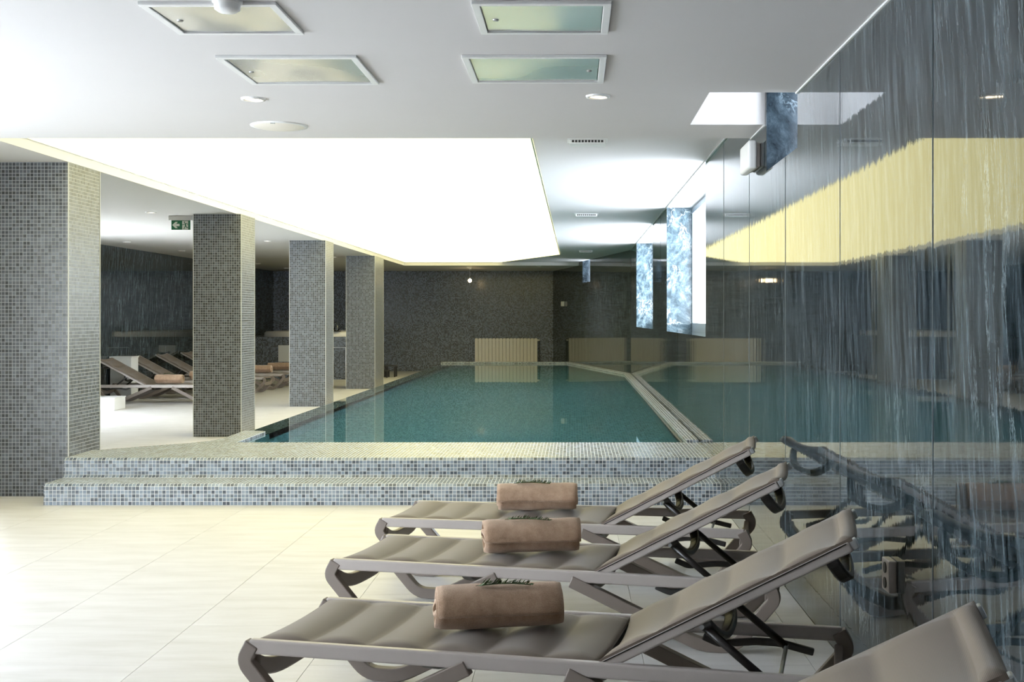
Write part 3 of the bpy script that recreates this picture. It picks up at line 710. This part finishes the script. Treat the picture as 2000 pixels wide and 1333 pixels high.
# ================================================================== SIDE AISLE AND FAR END
# white pedestal and low block
r = empty('white_pedestal', (-7.64, 20.03, 0)); b1 = MB().box(-0.18, 0.18, -0.16, 0.16, 0, 0.72); b1.build('body', M['white'], r, bevel=0.006)
MB().box(-0.19, 0.19, -0.17, 0.17, 0.72, 0.745).build('top', M['white'], r, bevel=0.004); tag(r, 'tall white box pedestal between two brown loungers', 'pedestal')
r = empty('low_block', (-7.35, 18.0, 0)); MB().box(-0.42, 0.42, -0.22, 0.22, 0, 0.175).build('body', M['white'], r, bevel=0.006)
MB().box(-0.425, 0.425, -0.225, 0.225, 0.175, 0.192).build('top', M['white'], r, bevel=0.004); tag(r, 'low white block on the floor in front of the aisle loungers', 'block')

# hot tub: mosaic-clad platform, acrylic shell
HX0, HX1, HY0, HY1, HZ = XL + 0.002, -4.95, 26.70, YB - 0.002, 0.965
r = empty('hot_tub', (0, 0, 0))
q = MB(); q.box(HX0, HX1, HY0, HY1, 0, HZ); q.build('mosaic_surround', M['mos_wall'], r)
def rrect(x0, x1, y0, y1, rad_, z, n=8):
    pts = []
    for cx, cy, a0 in ((x1 - rad_, y1 - rad_, 0), (x0 + rad_, y1 - rad_, 90), (x0 + rad_, y0 + rad_, 180), (x1 - rad_, y0 + rad_, 270)):
        for i in range(n + 1):
            a = math.radians(a0 + 90 * i / n); pts.append((cx + rad_ * math.cos(a), cy + rad_ * math.sin(a), z))
    return pts
tx0, tx1, ty0, ty1 = -7.20, -5.00, 26.72, 30.0
rows = [rrect(tx0, tx1, ty0, ty1, 0.75, HZ + 0.002), rrect(tx0 + 0.01, tx1 - 0.01, ty0 + 0.01, ty1 - 0.01, 0.74, HZ + 0.09),
        rrect(tx0 + 0.05, tx1 - 0.05, ty0 + 0.05, ty1 - 0.05, 0.70, HZ + 0.125), rrect(tx0 + 0.25, tx1 - 0.25, ty0 + 0.25, ty1 - 0.25, 0.55, HZ + 0.125),
        rrect(tx0 + 0.30, tx1 - 0.30, ty0 + 0.30, ty1 - 0.30, 0.50, HZ + 0.09), rrect(tx0 + 0.5, tx1 - 0.5, ty0 + 0.5, ty1 - 0.5, 0.4, HZ + 0.012)]
q = MB(); q.grid(rows, close=True); q.face(rows[-1]); q.build('tub_shell', M['acrylic'], r)
o = MB().box(-6.69, -6.30, HY0 - 0.014, HY0 - 0.001, 0.40, 0.775).build('notice_panel', M['white'], r); o['label'] = 'blank white panel on the tub side'
q = MB(); X0, X1, Z0, Z1 = -5.62, -5.155, 0.01, 0.73
q.box(X0, X1, HY0 - 0.008, HY0 - 0.001, Z1 - 0.012, Z1); q.box(X1 - 0.012, X1, HY0 - 0.008, HY0 - 0.001, Z0, Z1 - 0.012); q.box(X0, X0 + 0.012, HY0 - 0.008, HY0 - 0.001, Z0, Z1 - 0.012)
q.build('access_frame', M['alu'], r)
tag(r, 'raised hot tub with white shell and dark mosaic sides', 'hot tub')
# tray with glass decanter
t = MB().lathe([(0.0, 0.0), (0.10, 0.0), (0.115, 0.012), (0.10, 0.010), (0.0, 0.008)], (0, 0, 0)).build('serving_tray', M['black'])
t.location = (-5.40, 26.83, HZ + 0.126); tag(t, 'small round black tray on the hot tub rim', 'tray')
r = empty('glass_carafe', (-5.40, 26.83, HZ + 0.137))
MB().lathe([(0.0, 0.0), (0.05, 0.0), (0.062, 0.03), (0.055, 0.07), (0.022, 0.115), (0.018, 0.15), (0.028, 0.165)], (0, 0, 0)).build('vessel', M['clear'], r)
MB().lathe([(0.0, 0.195), (0.018, 0.188), (0.022, 0.175), (0.012, 0.166), (0.0, 0.164)], (0, 0, 0), flip=True).build('stopper', M['clear'], r)
tag(r, 'clear glass carafe standing on the hot tub rim', 'carafe')
# step stool beside the far column
r = empty('step_stool', (-4.46, 27.75, 0))
MB().box(-0.03, 0.14, -0.36, -0.02, 0.145, 0.175).build('lower_step', M['dark'], r, bevel=0.006)
MB().box(0.0, 0.27, 0.0, 0.32, 0.25, 0.28).build('upper_step', M['dark'], r, bevel=0.006)
for x0, x1, z, ys_ in ((-0.02, 0.015, 0.145, (-0.33, -0.05)), (0.10, 0.135, 0.145, (-0.33, -0.05)), (0.01, 0.045, 0.25, (0.03, 0.29)), (0.225, 0.26, 0.25, (0.03, 0.29))):
    for yy in ys_: MB().box(x0, x1, yy - 0.018, yy + 0.018, 0, z).build('leg', M['strut'], r, bevel=0.003)
tag(r, 'small dark two-step stool at the foot of the hot tub column', 'stool')

# radiator on the back wall
r = empty('radiator', (-2.571, YB, 0))
W_, n_, RZ0, RZ1 = 1.634, 18, 0.15, 0.864
pw = W_ / n_
sec = MB(); sec.box(0.003, pw - 0.003, -0.105, -0.030, RZ0, RZ1 - 0.02); sec.box(0.006, pw - 0.006, -0.112, -0.105, RZ0 + 0.03, RZ1 - 0.075); sec.box(0.010, pw - 0.010, -0.10, -0.03, RZ1 - 0.02, RZ1)
sm = sec.mesh('radiator_section', M['rad'])
for i in range(n_):
    o = bpy.data.objects.new('section', sm); COL.objects.link(o); o.parent = r; o.location = (i * pw, 0, 0)
for z in (RZ0 + 0.05, RZ1 - 0.05):
    MB().tube([(0.01, -0.066, z), (W_ * 0.5, -0.066, z), (W_ - 0.01, -0.066, z)], 0.016, 8).build('header_pipe', M['rad'], r)
for x in (0.25, W_ - 0.25): MB().box(x - 0.02, x + 0.02, -0.035, -0.001, RZ1 - 0.12, RZ1 - 0.06).build('bracket', M['rad'], r)
MB().tube([(W_, -0.066, RZ1 - 0.05), (W_ + 0.03, -0.066, RZ1 - 0.05), (W_ + 0.06, -0.066, RZ1 - 0.05)], 0.024, 12).build('valve', M['white'], r)
MB().tube([(W_ + 0.045, -0.066, RZ1 - 0.07), (W_ + 0.045, -0.066, 0.3), (W_ + 0.045, -0.066, 0.0)], 0.010, 8).build('feed_pipe', M['dark'], r)
tag(r, 'cream sectional radiator on the mosaic back wall', 'radiator')

# pendant bulb in front of the back wall
r = empty('pendant_lamp', (-2.55, 29.0, ZS))
MB().lathe([(0.0, 0.0), (0.05, 0.0), (0.05, -0.015), (0.008, -0.025)], n=20, flip=True).build('ceiling_rose', M['white'], r)
MB().tube([(0, 0, -0.02), (0, 0, -0.12), (0, 0, -0.235)], 0.005, 8).build('rod', M['steel'], r)
MB().lathe([(0.0, -0.225), (0.022, -0.23), (0.024, -0.26), (0.0, -0.262)], n=16, flip=True).build('socket', M['alu'], r)
MB().lathe([(0.015, -0.258), (0.040, -0.285), (0.045, -0.31), (0.032, -0.34), (0.0, -0.352)], n=20, flip=True).build('bulb', M['bulb'], r)
tag(r, 'small glowing pendant bulb in front of the mosaic back wall', 'lamp')

# small white box on the slanted wall, emergency light on the right wall, socket
r = empty('wall_sensor', A0 + dv * 1.55 + Vector((0, 0, 1.745)), ang)
q = MB(); abox(q, -0.06, 0.06, -0.07, -0.001, -0.06, 0.06); q.build('housing', M['white'], r, bevel=0.008)
q = MB(); abox(q, -0.03, 0.03, -0.076, -0.070, -0.03, 0.03); q.build('lens', M['rad'], r, bevel=0.003)
tag(r, 'small square white sensor on the slanted marble wall', 'sensor')
r = empty('emergency_light', (XW, 7.08, 2.36))
MB().box(-0.022, 0.0, -0.15, 0.15, -0.07, 0.07).build('back_box', M['rail'], r, bevel=0.006)
MB().box(-0.075, -0.022, -0.175, 0.175, -0.085, 0.085).build('diffuser', M['white'], r, bevel=0.016, seg=4)
tag(r, 'white rectangular bulkhead light on the marble wall under the ceiling edge', 'wall light')
r = empty('wall_socket', (XW, 4.05, 0.515))
MB().box(-0.028, 0.0, -0.045, 0.045, -0.055, 0.055).build('plate', M['rail'], r, bevel=0.004)
for z in (-0.026, 0.026): MB().tube([(-0.031, 0, z), (-0.028, 0, z), (-0.020, 0, z)], 0.019, 14).build('socket_face', M['black'], r)
tag(r, 'grey double power socket low on the marble wall', 'socket')

# exit sign
r = empty('exit_sign', (-4.70, 14.10, ZS))
MB().box(-0.138, 0.138, -0.035, 0.035, -0.054, 0).build('lamp_housing', M['white'], r, bevel=0.006)
pn = MB().box(-0.112, 0.112, -0.006, 0.006, -0.166, -0.054).build('sign_plate', M['green'], r)
def flat(pts, name, m_, y=-0.0075): MB().face([(x, y, z) for x, z in pts]).build(name, m_, pn)
def plate(pts, name, m_, y0=-0.0085):
    q = MB(); q.face([(x, y0, z) for x, z in pts]); n = len(pts)
    for i in range(n):
        a, b_ = pts[i], pts[(i + 1) % n]; q.face([(a[0], y0, a[1]), (a[0], -0.006, a[1]), (b_[0], -0.006, b_[1]), (b_[0], y0, b_[1])])
    return q.build(name, m_, pn)
cz = -0.110
plate([(-0.102, cz), (-0.062, cz - 0.038), (-0.036, cz - 0.038), (-0.054, cz - 0.014), (-0.014, cz - 0.014), (-0.014, cz + 0.014), (-0.054, cz + 0.014), (-0.036, cz + 0.038), (-0.062, cz + 0.038)], 'arrow', M['sign_white'])
plate([(0.018, -0.163), (0.090, -0.163), (0.090, -0.060), (0.018, -0.060)], 'door_symbol', M['sign_white'])
def limb(a, b_, w):
    a, b_ = Vector(a), Vector(b_); t = (b_ - a).normalized(); nn = Vector((-t.y, t.x)) * w / 2
    return [tuple(a + nn), tuple(a - nn), tuple(b_ - nn), tuple(b_ + nn)]
run = MB(); yy = -0.0095
def addp(pts): run.face([(x, yy, z) for x, z in pts])
addp([(0.046 + 0.008 * math.cos(2 * PI * k / 12), -0.077 + 0.008 * math.sin(2 * PI * k / 12)) for k in range(12)])
for a, b_, w in (((0.058, -0.088), (0.058, -0.118), 0.014), ((0.050, -0.092), (0.036, -0.106), 0.006), ((0.036, -0.106), (0.018, -0.108), 0.006),
                 ((0.062, -0.090), (0.080, -0.092), 0.006), ((0.080, -0.092), (0.086, -0.108), 0.006), ((0.056, -0.116), (0.050, -0.136), 0.009), ((0.050, -0.136), (0.038, -0.158), 0.008),
                 ((0.060, -0.116), (0.070, -0.138), 0.009), ((0.070, -0.138), (0.088, -0.141), 0.008)): addp(limb(a, b_, w))
run.build('running_figure', M['green'], pn, weld=False)
tag(r, 'green exit sign with white arrow and running figure under the ceiling', 'exit sign')

# ceiling hatches
def hatch(x0, x1, y0, y1, label, lock):
    r = empty('ceiling_hatch', (0.5 * (x0 + x1), 0.5 * (y0 + y1), ZN)); w, d = 0.5 * (x1 - x0), 0.5 * (y1 - y0)
    f = MB(); t = 0.028; z = -0.012
    f.box(-w, w, -d, -d + t, z, 0); f.box(-w, w, d - t, d, z, 0); f.box(-w, -w + t, -d + t, d - t, z, 0); f.box(w - t, w, -d + t, d - t, z, 0)
    f.build('frame', M['white'], r, bevel=0.002)
    n = 14; g = 0.004; rows = [[(-w + t + g + (2 * w - 2 * t - 2 * g) * i / n, -d + t + g + (2 * d - 2 * t - 2 * g) * j / n,
             -0.006 + 0.0016 * math.sin(2.6 * i / n * 2 + x0 * 5) * math.cos(2.1 * j / n * 2 + y0 * 3)) for i in range(n + 1)] for j in range(n + 1)]
    q = MB(); q.grid(rows, flip=True); q.build('door', M['hatch'], r)
    q = MB().box(-w + t, w - t, -d + t, d - t, -0.003, -0.001); q.build('shadow_gap', M['black'], r)
    q = MB().lathe([(0.0, -0.010), (0.010, -0.010), (0.012, -0.005)], (lock * (w - 0.07), 0.02, 0), n=16, flip=True).build('lock', M['steel'], r)
    tag(r, label, 'ceiling hatch', 'access hatches in the ceiling')
hatch(-1.53, -1.045, 4.13, 4.573, 'polished access hatch with a smoke detector hanging beside it', -1)
hatch(-1.515, -0.917, 4.974, 5.557, 'polished access hatch between the smoke detector hatch and a downlight', -1)
hatch(-0.358, 0.134, 4.12, 4.565, 'smaller polished access hatch, farther from the downlight of the pair by the marble wall', -1)
hatch(-0.472, 0.140, 4.964, 5.52, 'larger polished access hatch close to the downlight by the marble wall', 1)

# downlights
def downlight(x, y, z, label, group):
    r = empty('downlight', (x, y, z))
    MB().lathe([(0.062, 0.0), (0.060, -0.008), (0.046, -0.010), (0.040, -0.004)], n=28, flip=True).build('bezel', M['white'], r)
    MB().lathe([(0.041, -0.004), (0.0, -0.0042)], n=28, flip=True).build('lens', M['lamp'], r)
    tag(r, label, 'downlight', group)
downlight(-1.62, 5.96, ZN, 'recessed downlight between a hatch and the round ceiling speaker', 'downlights over the loungers')
downlight(0.123, 5.89, ZN, 'recessed downlight near the marble wall and the slotted vent', 'downlights over the loungers')
for x, y, lb in [(-4.88, 13.6, 'small recessed downlight beside the exit sign'), (-4.85, 18.7, 'small recessed downlight just behind the exit sign column'), (-4.78, 23.6, 'small recessed downlight beside the deep column before the hot tub')]: downlight(x, y, ZS, lb, 'downlights along the columns')
for x, y, lb in [(-7.17, 18.9, 'small recessed downlight over the lounger beside the white pedestal'), (-7.12, 21.4, 'small recessed downlight over the middle lounger of the aisle row'), (-7.1, 26.5, 'small recessed downlight over the front rim of the hot tub'), (-7.05, 28.9, 'small recessed downlight over the back of the hot tub')]: downlight(x, y, ZS, lb, 'downlights along the side wall')
for x, y, lb in [(-2.53, 28.55, 'small recessed downlight beside the pendant bulb'), (-0.82, 27.9, 'small recessed downlight near the slanted wall above the radiator end')]: downlight(x, y, ZS, lb, 'downlights at the far end')
# round speaker, smoke detector
r = empty('ceiling_speaker', (-1.70, 6.80, ZN))
MB().lathe([(0.162, 0.0), (0.160, -0.006), (0.142, -0.008)], n=40, flip=True).build('rim', M['white'], r)
MB().lathe([(0.142, -0.008), (0.12, -0.015), (0.06, -0.021), (0.0, -0.022)], n=40, flip=True).build('grille', M['rad'], r)
MB().box(-0.012, 0.012, -0.148, -0.138, -0.012, -0.008).build('badge', M['steel'], r)
tag(r, 'round white speaker flush in the ceiling', 'speaker')
r = empty('smoke_detector', (-1.205, 4.10, ZN))
MB().lathe([(0.052, 0.0), (0.052, -0.012), (0.046, -0.016)], n=28, flip=True).build('base', M['white'], r)
MB().lathe([(0.046, -0.016), (0.044, -0.036), (0.030, -0.046), (0.0, -0.048)], n=28, flip=True).build('chamber', M['white'], r)
tag(r, 'small white domed smoke detector on the ceiling', 'smoke detector')
# slotted ceiling vents
def vent(x0, x1, y0, label):
    w = x1 - x0; r = empty('ceiling_vent', (0.5 * (x0 + x1), y0, ZP)); h = 0.035; d = 0.10
    MB().box(-w / 2, w / 2, -d, d, -0.006, 0).build('flange', M['white'], r, bevel=0.002)
    MB().box(-w / 2 + 0.015, w / 2 - 0.015, -d + 0.02, d - 0.02, -h, -0.006).build('body', M['white'], r, bevel=0.003)
    n = 10
    for i in range(n):
        x = -w / 2 + 0.03 + (w - 0.06) * (i + 0.5) / n; a = (w - 0.06) / n * 0.34
        MB().box(x - a, x + a, -d + 0.0185, -d + 0.0215, -h + 0.008, -0.010).build('slot', M['dark'], r)
    tag(r, label, 'vent', 'slotted vents over the pool')
vent(-0.045, 0.25, 8.62, 'slotted white vent at the edge of the lower ceiling')
vent(0.013, 0.31, 14.75, 'slotted white vent halfway along the pool ceiling')
vent(0.10, 0.38, 22.8, 'slotted white vent near the slanted marble wall')
